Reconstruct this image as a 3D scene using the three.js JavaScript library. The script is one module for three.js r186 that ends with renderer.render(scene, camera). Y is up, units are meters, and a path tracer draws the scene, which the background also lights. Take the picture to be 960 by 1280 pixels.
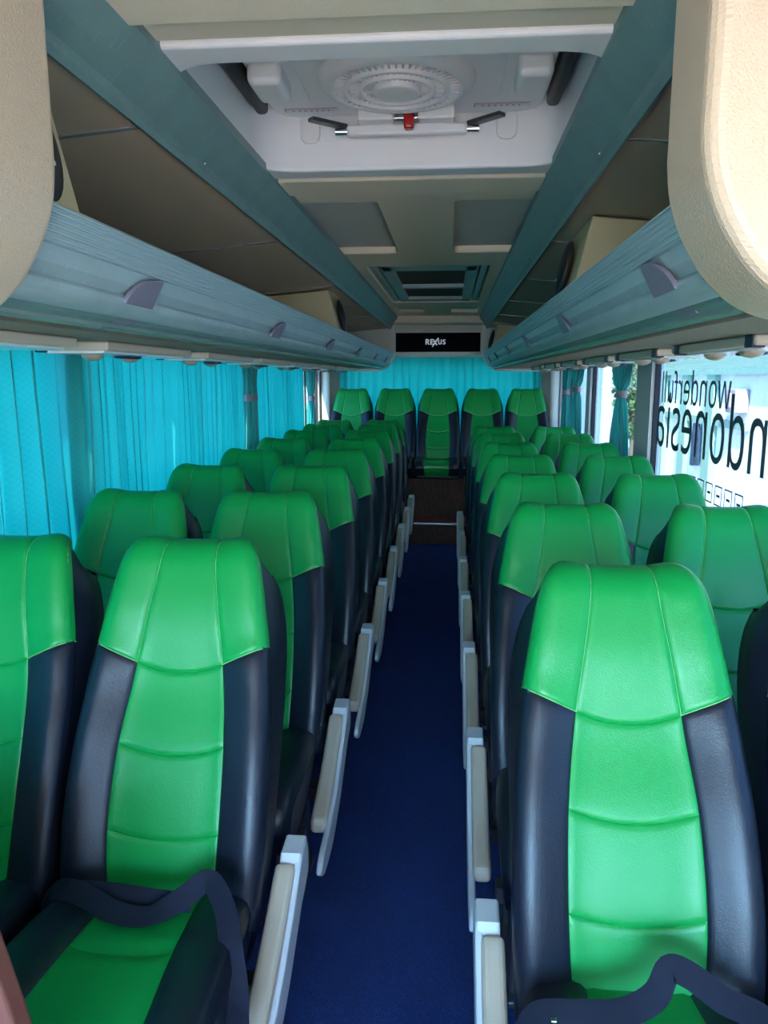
import * as THREE from 'three';
import { Sky } from 'three/addons/objects/Sky.js';
import { RoundedBoxGeometry } from 'three/addons/geometries/RoundedBoxGeometry.js';
import { mergeGeometries } from 'three/addons/utils/BufferGeometryUtils.js';
import { FontLoader } from 'three/addons/loaders/FontLoader.js';
import { TextGeometry } from 'three/addons/geometries/TextGeometry.js';

// ---------------------------------------------------------------- camera, sky, sun, exposure
const scene = new THREE.Scene();
const camera = new THREE.PerspectiveCamera(67.28, 960 / 1280, 0.02, 400);
camera.rotation.order = 'YXZ';
camera.position.set(0.12, 1.48, 0);
camera.rotation.set(-9.85 * Math.PI / 180, 4.9 * Math.PI / 180, 0);
scene.add(camera);

const renderer = new THREE.WebGLRenderer({ antialias: true });
renderer.toneMapping = THREE.LinearToneMapping;
renderer.toneMappingExposure = 2.85;
renderer.shadowMap.enabled = true;

const sunDir = new THREE.Vector3(-0.16, 0.62, 0.77).normalize();
const sky = new Sky();
sky.name = 'sky';
sky.scale.setScalar(300);
sky.material.uniforms.turbidity.value = 9;
sky.material.uniforms.rayleigh.value = 1.2;
sky.material.uniforms.mieCoefficient.value = 0.004;
sky.material.uniforms.mieDirectionalG.value = 0.7;
sky.material.uniforms.sunPosition.value.copy(sunDir);
scene.add(sky);
const sun = new THREE.DirectionalLight(0xfff0dc, 22);
sun.name = 'sun';
sun.position.copy(sunDir).multiplyScalar(25).add(new THREE.Vector3(0, 0, -4));
sun.target.position.set(0, 0, -4);
sun.castShadow = true;
sun.shadow.mapSize.set(2048, 2048);
Object.assign(sun.shadow.camera, { left: -14, right: 14, top: 14, bottom: -14, near: 1, far: 60 });
scene.add(sun, sun.target);

// ---------------------------------------------------------------- helpers
function rng(seed) { let a = seed >>> 0; return () => { a = (a + 0x6d2b79f5) >>> 0; let t = a; t = Math.imul(t ^ (t >>> 15), t | 1); t ^= t + Math.imul(t ^ (t >>> 7), t | 61); return ((t ^ (t >>> 14)) >>> 0) / 4294967296; }; }
const lerp = (a, b, t) => a + (b - a) * t;
const clamp = (x, a = 0, b = 1) => Math.min(b, Math.max(a, x));
const smooth = (a, b, x) => { const t = clamp((x - a) / (b - a)); return t * t * (3 - 2 * t); };
const V = (x, y, z) => new THREE.Vector3(x, y, z);
function curveOf(pts) { // piecewise smooth 1-D interpolation of [x, y] pairs
  return (x) => {
    if (x <= pts[0][0]) return pts[0][1];
    for (let i = 1; i < pts.length; i++) if (x <= pts[i][0]) {
      const t = (x - pts[i - 1][0]) / (pts[i][0] - pts[i - 1][0]);
      const p0 = pts[Math.max(0, i - 2)], p1 = pts[i - 1], p2 = pts[i], p3 = pts[Math.min(pts.length - 1, i + 1)];
      const h = p2[0] - p1[0];
      const m1 = (p2[1] - p0[1]) / Math.max(1e-6, p2[0] - p0[0]) * h, m2 = (p3[1] - p1[1]) / Math.max(1e-6, p3[0] - p1[0]) * h;
      const t2 = t * t, t3 = t2 * t;
      return (2 * t3 - 3 * t2 + 1) * p1[1] + (t3 - 2 * t2 + t) * m1 + (-2 * t3 + 3 * t2) * p2[1] + (t3 - t2) * m2;
    }
    return pts[pts.length - 1][1];
  };
}
const used = new Map();
function numbered(name) { const n = used.get(name) ?? 0; used.set(name, n + 1); return n ? `${name}_${String(n).padStart(3, '0')}` : name; }
function shadows(o) { o.castShadow = true; o.receiveShadow = true; return o; }
function part(name, geo, mat, parent, label) { const m = shadows(new THREE.Mesh(geo, mat)); m.name = name; if (label) m.userData.label = label; parent.add(m); return m; }
function tag(o, label, category, group) { o.userData.label = label; o.userData.category = category; if (group) o.userData.group = group; return o; }
function thing(name, label, category, group, pos = [0, 0, 0], ry = 0) { const g = new THREE.Group(); g.name = numbered(name); g.position.set(...pos); g.rotation.y = ry; scene.add(g); return tag(g, label, category, group); }
function single(name, geo, mat, label, category, group) { const m = part(numbered(name), geo, mat, scene); return tag(m, label, category, group); }
function structure(name, geo, mat, label, category) { const m = part(name, geo, mat, scene); m.userData = { kind: 'structure', label, category }; return m; }
function box(x0, x1, y0, y1, z0, z1, r = 0) {
  const g = r ? new RoundedBoxGeometry(Math.abs(x1 - x0), Math.abs(y1 - y0), Math.abs(z1 - z0), 3, r) : new THREE.BoxGeometry(Math.abs(x1 - x0), Math.abs(y1 - y0), Math.abs(z1 - z0));
  g.translate((x0 + x1) / 2, (y0 + y1) / 2, (z0 + z1) / 2);
  return g.index ? g.toNonIndexed() : g;
}
const merge = (list) => mergeGeometries(list.map((g) => { const n = g.index ? g.toNonIndexed() : g; for (const k of Object.keys(n.attributes)) if (!['position', 'normal', 'uv'].includes(k)) n.deleteAttribute(k); return n; }));
// prism of a closed (x, y) outline between two depths, sg mirrors x
function prismZ(pts, z0, z1, sg = 1, bevel = 0) {
  const p = pts.map(([x, y]) => new THREE.Vector2(sg * x, y));
  const g = new THREE.ExtrudeGeometry(new THREE.Shape(p), { depth: Math.abs(z1 - z0) - 2 * bevel, bevelEnabled: bevel > 0, bevelThickness: bevel, bevelSize: bevel, bevelOffset: -bevel, bevelSegments: 4, curveSegments: 12 });
  g.translate(0, 0, Math.min(z0, z1) + bevel);
  return g;
}
function grid(nu, nv, f, uvf) { // f(u, v) -> Vector3
  const pos = [], uv = [], idx = [];
  for (let j = 0; j <= nv; j++) for (let i = 0; i <= nu; i++) { const p = f(i / nu, j / nv); pos.push(p.x, p.y, p.z); const q = uvf ? uvf(i / nu, j / nv) : [i / nu, j / nv]; uv.push(q[0], q[1]); }
  for (let j = 0; j < nv; j++) for (let i = 0; i < nu; i++) { const a = j * (nu + 1) + i, b = a + 1, c = a + nu + 1, d = c + 1; idx.push(a, b, d, a, d, c); }
  const g = new THREE.BufferGeometry();
  g.setAttribute('position', new THREE.Float32BufferAttribute(pos, 3));
  g.setAttribute('uv', new THREE.Float32BufferAttribute(uv, 2));
  g.setIndex(idx); g.computeVertexNormals();
  return g;
}
function tube(pts, r, seg = 24, rad = 8) { return new THREE.TubeGeometry(new THREE.CatmullRomCurve3(pts, false, 'centripetal'), seg, r, rad); }
// textures: values 0..1 from f(x, y), tiling noise
function noiseTable(seed, n) { const r = rng(seed), t = new Float32Array(n * n); for (let i = 0; i < t.length; i++) t[i] = r(); return (x, y) => { x *= n; y *= n; const x0 = Math.floor(x), y0 = Math.floor(y), fx = x - x0, fy = y - y0, at = (a, b) => t[(((b % n) + n) % n) * n + (((a % n) + n) % n)]; const sx = fx * fx * (3 - 2 * fx), sy = fy * fy * (3 - 2 * fy); return lerp(lerp(at(x0, y0), at(x0 + 1, y0), sx), lerp(at(x0, y0 + 1), at(x0 + 1, y0 + 1), sx), sy); }; }
function texture(size, f, repeat, color) {
  const d = new Uint8Array(size * size * 4);
  for (let j = 0; j < size; j++) for (let i = 0; i < size; i++) { const c = f(i / size, j / size), k = (j * size + i) * 4; const a = Array.isArray(c) ? c : [c, c, c]; for (let q = 0; q < 3; q++) d[k + q] = clamp(a[q]) * 255; d[k + 3] = 255; }
  const t = new THREE.DataTexture(d, size, size); t.wrapS = t.wrapT = THREE.RepeatWrapping; t.magFilter = THREE.LinearFilter; t.minFilter = THREE.LinearMipmapLinearFilter; t.generateMipmaps = true;
  t.repeat.set(...repeat); if (color) t.colorSpace = THREE.SRGBColorSpace; t.needsUpdate = true; return t;
}
const nA = noiseTable(3, 96), nB = noiseTable(4, 48), nC = noiseTable(5, 12), nD = noiseTable(6, 128), nE = noiseTable(8, 5);
const leatherBump = texture(256, (x, y) => 0.55 * Math.abs(2 * nA(x, y) - 1) + 0.3 * nB(x, y) + 0.15 * nC(x, y), [9, 9]);
const leatherRough = texture(128, (x, y) => 0.75 + 0.25 * (0.5 * nC(x, y) + 0.5 * nB(x, y)), [3, 3]);
const fineBump = texture(256, (x, y) => 0.6 * nD(x, y) + 0.4 * nA(x, y), [6, 6]);
const carpetColor = texture(256, (x, y) => { const v = 0.72 + 0.28 * (0.5 * nD(x, y) + 0.25 * nB(x, y) + 0.25 * nE(x, y)); return [v, v, v]; }, [2.2, 2.2], true);
const carpetBump = texture(256, (x, y) => nD(x, y), [5, 5]);
const weave = texture(256, (x, y) => { const u = x * 20, v = y * 20; const d = Math.abs(((u + v) % 1) - 0.5) + Math.abs((((u - v) % 1) + 1) % 1 - 0.5); const k = 0.95 + 0.05 * clamp(d * 1.3); return [k, k, k]; }, [2.4, 2.4], true);
const scuff = texture(256, (x, y) => { const s = nA(x * 0.5, y * 3), v = 0.9 + 0.06 * nC(x, y) + (s > 0.9 ? 0.08 : 0); return [v, v, v]; }, [1.5, 1.5], true);
const woodTex = texture(256, (x, y) => { const g = 0.55 * nA(x * 1.0, y * 0.06) + 0.3 * nD(x, y * 0.05) + 0.15 * nC(x, y); return [0.35 + 0.65 * g, 0.33 + 0.6 * g, 0.3 + 0.55 * g]; }, [2, 1], true);
const felt = texture(256, (x, y) => { const v = 0.7 + 0.3 * (0.6 * nD(x, y) + 0.4 * nA(x, y)); return [v, v, v * 0.98]; }, [5, 5], true);
const lin = (r, g, b) => new THREE.Color().setRGB(r, g, b);
const std = (o) => new THREE.MeshStandardMaterial(o);
const phy = (o) => new THREE.MeshPhysicalMaterial(o);
const M = {
  green: phy({ color: lin(0.003, 0.26, 0.050), specularIntensity: 0.7, roughness: 0.42, roughnessMap: leatherRough, bumpMap: leatherBump, bumpScale: 0.0004, clearcoat: 0.12, clearcoatRoughness: 0.3 }),
  navy: phy({ color: lin(0.007, 0.010, 0.020), specularIntensity: 0.8, roughness: 0.42, roughnessMap: leatherRough, bumpMap: leatherBump, bumpScale: 0.0004, clearcoat: 0.12, clearcoatRoughness: 0.3 }),
  shell: std({ color: lin(0.012, 0.015, 0.022), roughness: 0.6 }),
  stitch: std({ color: lin(0.20, 0.44, 0.15), roughness: 0.6 }),
  stitchDark: std({ color: lin(0.06, 0.07, 0.09), roughness: 0.6 }),
  armGrey: std({ color: lin(0.50, 0.53, 0.55), roughness: 0.4 }),
  armPad: std({ color: lin(0.44, 0.38, 0.29), roughness: 0.45, bumpMap: fineBump, bumpScale: 0.0004 }),
  metal: std({ color: lin(0.12, 0.12, 0.13), roughness: 0.4, metalness: 0.8 }),
  chrome: std({ color: lin(0.7, 0.7, 0.72), roughness: 0.15, metalness: 1 }),
  belt: phy({ color: lin(0.008, 0.011, 0.025), specularIntensity: 0.5, roughness: 0.7, bumpMap: fineBump, bumpScale: 0.0005 }),
  carpet: std({ color: lin(0.005, 0.038, 0.22), map: carpetColor, roughness: 1, bumpMap: carpetBump, bumpScale: 0.004 }),
  beige: std({ color: lin(0.64, 0.50, 0.365), roughness: 0.4, bumpMap: fineBump, bumpScale: 0.0009 }),
  ceiling: std({ color: lin(0.82, 0.72, 0.55), roughness: 0.6, bumpMap: fineBump, bumpScale: 0.0003 }),
  greyPanel: std({ color: lin(0.64, 0.62, 0.56), roughness: 0.6 }),
  hatch: std({ color: lin(0.80, 0.80, 0.80), roughness: 0.4 }),
  white: std({ color: lin(0.80, 0.80, 0.80), roughness: 0.35 }),
  rail: std({ color: lin(0.19, 0.31, 0.30), map: scuff, roughness: 0.42 }),
  rack: std({ color: lin(0.40, 0.53, 0.56), map: scuff, roughness: 0.4 }),
  rackPlain: std({ color: lin(0.40, 0.53, 0.56), roughness: 0.42 }),
  rackTrim: std({ color: lin(0.5, 0.56, 0.6), roughness: 0.25, metalness: 0.6 }),
  bracket: std({ color: lin(0.22, 0.19, 0.27), roughness: 0.35 }),
  brown: std({ color: lin(0.52, 0.40, 0.275), roughness: 0.7, bumpMap: fineBump, bumpScale: 0.0006 }),
  felt: std({ color: lin(0.42, 0.38, 0.29), map: felt, roughness: 1, bumpMap: carpetBump, bumpScale: 0.003 }),
  pod: std({ color: lin(0.56, 0.47, 0.28), roughness: 0.6 }),
  black: std({ color: lin(0.012, 0.013, 0.016), roughness: 0.45 }),
  blackGloss: phy({ color: lin(0.003, 0.004, 0.007), roughness: 0.8, specularIntensity: 0.1 }),
  curtain: phy({ color: lin(0.004, 0.52, 0.49), map: weave, roughness: 0.95, transmission: 0.55, thickness: 0, side: THREE.DoubleSide }),
  tie: std({ color: lin(0.32, 0.26, 0.27), roughness: 0.8 }),
  dimTintGlass: phy({ color: lin(0.22, 0.28, 0.32), roughness: 0, transmission: 1, thickness: 0, ior: 1.5 }),  // window tint, deepened to dim the outside view and curtain glow
  bounceCream: std({ color: lin(0.74, 0.65, 0.52), roughness: 0.7 }),  // bright cream chosen to bounce sun up to the ceiling
  clearGlass: phy({ color: 0xffffff, roughness: 0, transmission: 1, thickness: 0, ior: 1.5 }),
  filterFoam: std({ color: lin(0.085, 0.085, 0.078), roughness: 0.95, bumpMap: carpetBump, bumpScale: 0.002 }),
  wood: std({ color: lin(0.13, 0.050, 0.030), map: woodTex, roughness: 0.75 }),
  redTread: std({ color: lin(0.20, 0.035, 0.035), roughness: 0.7 }),
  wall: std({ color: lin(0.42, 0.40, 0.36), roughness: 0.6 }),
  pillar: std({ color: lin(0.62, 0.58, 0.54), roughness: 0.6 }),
  rubber: std({ color: lin(0.01, 0.01, 0.012), roughness: 0.7 }),
  psu: std({ color: lin(0.60, 0.50, 0.38), roughness: 0.5 }),
  psuGloss: std({ color: lin(0.75, 0.78, 0.78), roughness: 0.12 }),
  navyPlastic: std({ color: lin(0.01, 0.012, 0.05), roughness: 0.4 }),
  lens: std({ color: lin(0.42, 0.33, 0.24), roughness: 0.35 }),
  letter: std({ color: lin(0.06, 0.10, 0.11), roughness: 0.7 }),
  red: phy({ color: lin(0.5, 0.02, 0.025), roughness: 0.25, clearcoat: 0.5 }),
  brownPanel: std({ color: lin(0.22, 0.075, 0.055), roughness: 0.35 }),
  asphalt: std({ color: lin(0.32, 0.31, 0.30), roughness: 0.9 }),
  outWall: std({ color: lin(0.72, 0.75, 0.78), roughness: 0.8 }),
  outGreen: std({ color: lin(0.22, 0.36, 0.28), roughness: 0.8 }),
  outBlue: std({ color: lin(0.34, 0.46, 0.66), roughness: 0.8 }),
  leaf: phy({ color: lin(0.10, 0.17, 0.06), roughness: 0.9, transmission: 0.3, thickness: 0, side: THREE.DoubleSide }),
  bark: std({ color: lin(0.12, 0.09, 0.06), roughness: 0.9 }),
  feet: std({ color: lin(0.015, 0.03, 0.07), roughness: 0.9 }),
};

// ---------------------------------------------------------------- the bus shell
const HW = 1.20;
structure('floor', box(-1.24, 1.24, -0.06, 0, -8.3, 2.5), M.carpet, 'navy blue carpet along the aisle floor', 'floor');
{ // metric uv on the floor
  const g = scene.getObjectByName('floor').geometry, p = g.attributes.position, u = g.attributes.uv;
  for (let i = 0; i < p.count; i++) u.setXY(i, p.getX(i), p.getZ(i));
}
const SILL = 0.80, HEAD = 1.63;
function sideWall(sg, openings) {
  const geos = [box(sg * HW, sg * 1.26, -0.06, SILL, -8.3, 2.5), box(sg * HW, sg * 1.26, HEAD, 2.20, -8.3, 2.5)];
  let z = -8.3;
  for (const [a, b] of openings) { geos.push(box(sg * HW, sg * 1.26, SILL, HEAD, z, a)); z = b; }
  geos.push(box(sg * HW, sg * 1.26, SILL, HEAD, z, 2.5));
  return merge(geos);
}
const openL = [[-7.75, -7.05], [-6.95, -4.95], [-4.80, -2.66], [-2.52, -0.45], [0.2, 2.1]];
const openR = [[-7.80, -7.20], [-7.05, -6.35], [-6.18, -4.66], [-4.33, -0.55], [0.2, 2.1]];
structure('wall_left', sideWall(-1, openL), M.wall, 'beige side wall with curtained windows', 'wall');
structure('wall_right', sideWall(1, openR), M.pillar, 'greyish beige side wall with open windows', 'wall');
let wn = 1;
for (const [sg, list] of [[-1, openL], [1, openR]]) for (const [a, b] of list) {
  const w = new THREE.Group(); w.name = 'window_' + wn++; w.userData = { kind: 'structure', label: 'fixed side window, glass tinted deep to dim daylight', category: 'window' }; scene.add(w);
  const g = new THREE.PlaneGeometry(b - a, HEAD - SILL); g.rotateY(sg * Math.PI / 2); g.translate(sg * 1.235, (HEAD + SILL) / 2, (a + b) / 2);
  part('pane', g, M.dimTintGlass, w, 'blue-green tinted safety glass, tint deepened to dim daylight');
  const t = 0.018, x0 = sg * 1.218, x1 = sg * 1.245;
  part('seal', merge([box(x0, x1, SILL, HEAD, a, a + t), box(x0, x1, SILL, HEAD, b - t, b), box(x0, x1, SILL, SILL + t, a, b), box(x0, x1, HEAD - t, HEAD, a, b)]), M.rubber, w, 'black rubber window seal');
}
// rear wall with its window, front wall with the windscreen (behind the camera)
function endWall(z0, z1, x, y0, y1) { return merge([box(-1.24, 1.24, -0.06, y0, z0, z1), box(-1.24, 1.24, y1, 2.20, z0, z1), box(-1.24, -x, y0, y1, z0, z1), box(x, 1.24, y0, y1, z0, z1)]); }
structure('wall_rear', endWall(-8.3, -8.24, 0.98, 1.0, 1.62), M.wall, 'beige rear wall behind the rear curtain', 'wall');
structure('wall_front', endWall(2.44, 2.5, 1.10, 0.72, 2.02), M.wall, 'beige front wall around the windscreen', 'wall');
function endWindow(label, x, y0, y1, z, glass) {
  const w = new THREE.Group(); w.name = 'window_' + wn++; w.userData = { kind: 'structure', label, category: 'window' }; scene.add(w);
  const g = new THREE.PlaneGeometry(2 * x, y1 - y0); g.translate(0, (y0 + y1) / 2, z); part('pane', g, glass, w);
}
endWindow('rear window behind the turquoise curtain, glass tinted deep to dim daylight', 0.98, 1.0, 1.62, -8.27, M.dimTintGlass);
endWindow('large clear windscreen at the front of the bus', 1.10, 0.72, 2.02, 2.47, M.clearGlass);
{
  const d = thing('bounce_dashboard', 'unseen cream console added below the windscreen to bounce sunlight', 'bounce_dashboard', null, [0, 0, 1.95]);  // out of view; added to bounce sun onto ceiling and rack caps
  part('console', box(-1.18, 1.18, 0, 0.72, -0.15, 0.48, 0.06), M.bounceCream, d); part('cowl', box(-0.95, -0.25, 0.70, 0.86, -0.12, 0.2, 0.05), M.bounceCream, d);
  const e = thing('bounce_engine_cover', 'unseen low cream engine cover added at the front to bounce sunlight', 'cover', null, [0, 0, 0.9]);  // likewise out of view, added as a sun bounce surface
  part('cover', box(-0.5, 0.5, 0, 0.30, -0.3, 0.88, 0.06), M.bounceCream, e); part('cover_rib', box(-0.3, 0.3, 0.295, 0.32, -0.2, 0.7, 0.01), M.bounceCream, e);
}

// ceiling: front beam, panel with openings for roof hatch, two recesses and the rear grille
{
  const CE = 2.03;
  const c = new THREE.Group(); c.name = 'ceiling'; c.userData = { kind: 'structure', label: 'cream moulded ceiling panel between the overhead racks', category: 'ceiling' }; scene.add(c);
  part('roof_skin', box(-1.26, 1.26, 2.20, 2.26, -8.3, -2.25), M.wall, c);
  part('roof_skin', box(-1.26, 1.26, 2.20, 2.26, -1.30, 2.5), M.wall, c);
  part('roof_skin', box(-1.26, -0.42, 2.20, 2.26, -2.25, -1.30), M.wall, c);
  part('roof_skin', box(0.42, 1.26, 2.20, 2.26, -2.25, -1.30), M.wall, c);
  part('roof_skin', box(-0.44, 0.44, 2.30, 2.34, -2.28, -1.28), M.wall, c);
  part('front_beam', box(-1.22, 1.22, 2.003, 2.2, -1.235, 2.45, 0.008), M.ceiling, c, 'cream cross beam before the roof hatch');
  part('front_beam_step', box(-0.46, 0.46, 2.022, 2.1, -1.335, -1.23, 0.006), M.ceiling, c);
  // slab with holes; shape drawn in (x, -z)
  const s = new THREE.Shape(); s.moveTo(-0.46, 2.19); s.lineTo(0.46, 2.19); s.lineTo(0.46, 7.12); s.lineTo(-0.46, 7.12); s.closePath();
  const rr = (x0, x1, a, b, r) => { const h = new THREE.Path(); h.moveTo(x0 + r, a); h.lineTo(x1 - r, a); h.quadraticCurveTo(x1, a, x1, a + r); h.lineTo(x1, b - r); h.quadraticCurveTo(x1, b, x1 - r, b); h.lineTo(x0 + r, b); h.quadraticCurveTo(x0, b, x0, b - r); h.lineTo(x0, a + r); h.quadraticCurveTo(x0, a, x0 + r, a); return h; };
  s.holes.push(rr(-0.44, -0.125, 2.56, 3.58, 0.03), rr(0.125, 0.44, 2.56, 3.58, 0.03), rr(-0.31, 0.31, 3.98, 5.85, 0.03), rr(-0.33, -0.11, 6.25, 6.75, 0.02), rr(0.11, 0.33, 6.25, 6.75, 0.02));
  const g = new THREE.ExtrudeGeometry(s, { depth: 0.03, bevelEnabled: true, bevelThickness: 0.008, bevelSize: 0.008, bevelOffset: -0.008, bevelSegments: 3, curveSegments: 6 });
  g.rotateX(-Math.PI / 2); g.translate(0, CE + 0.008, 0);
  part('ceiling_panel', g, M.ceiling, c);
  part('inset_panel', box(-0.45, -0.11, CE + 0.03, CE + 0.05, -3.6, -2.54), M.greyPanel, c, 'recessed grey-cream ceiling inset');
  part('inset_panel', box(0.11, 0.45, CE + 0.03, CE + 0.05, -3.6, -2.54), M.greyPanel, c, 'recessed grey-cream ceiling inset');
  part('inset_panel', box(-0.35, -0.09, CE + 0.03, CE + 0.05, -6.77, -6.23), M.greyPanel, c);
  part('inset_panel', box(0.09, 0.35, CE + 0.03, CE + 0.05, -6.77, -6.23), M.greyPanel, c);
  part('cross_strip', box(-0.45, 0.45, CE - 0.014, CE + 0.02, -2.40, -2.225, 0.012), M.ceiling, c, 'cream strip behind the roof hatch');
  part('rear_drop', box(-0.45, 0.45, 1.965, CE + 0.03, -7.3, -7.08, 0.02), M.ceiling, c);
  // rear return-air grille set into the panel
  const gr = thing('air_return_grille', 'dark grey two-pane air return grille with teal frame in the rear ceiling', 'grille', null, [0, CE, 0]);
  const bar = (x0, x1, z0, z1, y0 = 0.005, y1 = 0.05) => box(x0, x1, y0, y1, z0, z1, 0.006);
  part('grille_frame', merge([bar(-0.255, -0.19, -5.8, -4.03), bar(0.19, 0.255, -5.8, -4.03), bar(-0.25, 0.25, -4.20, -4.03), bar(-0.25, 0.25, -5.8, -5.68), bar(-0.2, 0.2, -5.01, -4.95)]), M.rack, gr, 'teal grille frame');
  part('side_strip', bar(-0.30, -0.265, -5.84, -3.99, 0.012, 0.05), M.rack, gr); part('side_strip', bar(0.265, 0.30, -5.84, -3.99, 0.012, 0.05), M.rack, gr);
  part('filter_pane', box(-0.2, 0.2, 0.028, 0.045, -4.96, -4.1), M.filterFoam, gr, 'dark grey filter foam'); part('filter_pane', box(-0.2, 0.2, 0.028, 0.045, -5.75, -5.0), M.filterFoam, gr, 'dark grey filter foam');
  part('grille_back', box(-0.33, 0.33, 0.060, 0.075, -5.87, -3.96), M.greyPanel, gr);
}

// rear header with its black name strip
{
  const h = new THREE.Group(); h.name = 'trim_1'; h.userData = { kind: 'structure', label: 'grey-beige header panel above the rear curtain', category: 'header' }; scene.add(h);
  part('header_panel', box(-1.2, 1.2, 1.69, 1.99, -7.36, -7.30, 0.01), M.greyPanel, h);
  part('header_rib', box(-0.42, 0.42, 1.925, 1.945, -7.30, -7.285, 0.004), M.greyPanel, h);
  part('header_soffit', box(-1.2, 1.2, 1.70, 1.74, -8.24, -7.34), M.greyPanel, h);
}
const fontR = await new FontLoader().loadAsync('fonts/droid/droid_sans_regular.typeface.json');
const fontB = await new FontLoader().loadAsync('fonts/droid/droid_sans_bold.typeface.json');
{
  const p = thing('name_strip', 'black glossy strip lettered in silver above the rear curtain', 'sign', null, [0, 0, -7.29]);
  part('strip', box(-0.40, 0.385, 1.722, 1.895, -0.012, 0.004, 0.004), M.blackGloss, p);
  const put = (txt, x, y, size) => { const t = new TextGeometry(txt, { font: fontB, size, depth: 0.003, curveSegments: 4 }); t.translate(x, y, 0.004); return t; };
  const slash = new THREE.BoxGeometry(0.009, 0.10, 0.003); slash.rotateZ(-0.6); slash.translate(-0.028, 1.808, 0.0055);
  part('lettering', merge([put('RE', -0.125, 1.788, 0.050), put('X', -0.053, 1.782, 0.052), put('US', -0.008, 1.790, 0.044), slash]), std({ color: lin(0.6, 0.62, 0.68), roughness: 0.3, metalness: 0.4 }), p, 'silver letters reading REXUS');
}

// rear steps
{
  const s = thing('rear_step', 'dark wood-panelled step with red tread below the rear seats', 'step', null, [0, 0, -6.84]);
  part('riser', box(-1.18, 1.18, 0, 0.175, -0.04, 0), M.wood, s, 'dark wood lower riser');
  part('nosing', box(-1.18, 1.18, 0.175, 0.193, -0.04, 0.008, 0.005), M.rackTrim, s, 'pale metal step edge');
  part('tread', box(-1.18, 1.18, 0.15, 0.19, -0.42, -0.035), M.redTread, s, 'dark red tread');
  part('upper_riser', box(-1.18, 1.18, 0.19, 0.548, -0.45, -0.37), M.wood, s, 'dark wood upper riser');
  part('platform', box(-1.18, 1.18, 0.50, 0.552, -1.38, -0.44), M.carpet, s);
}

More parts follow.
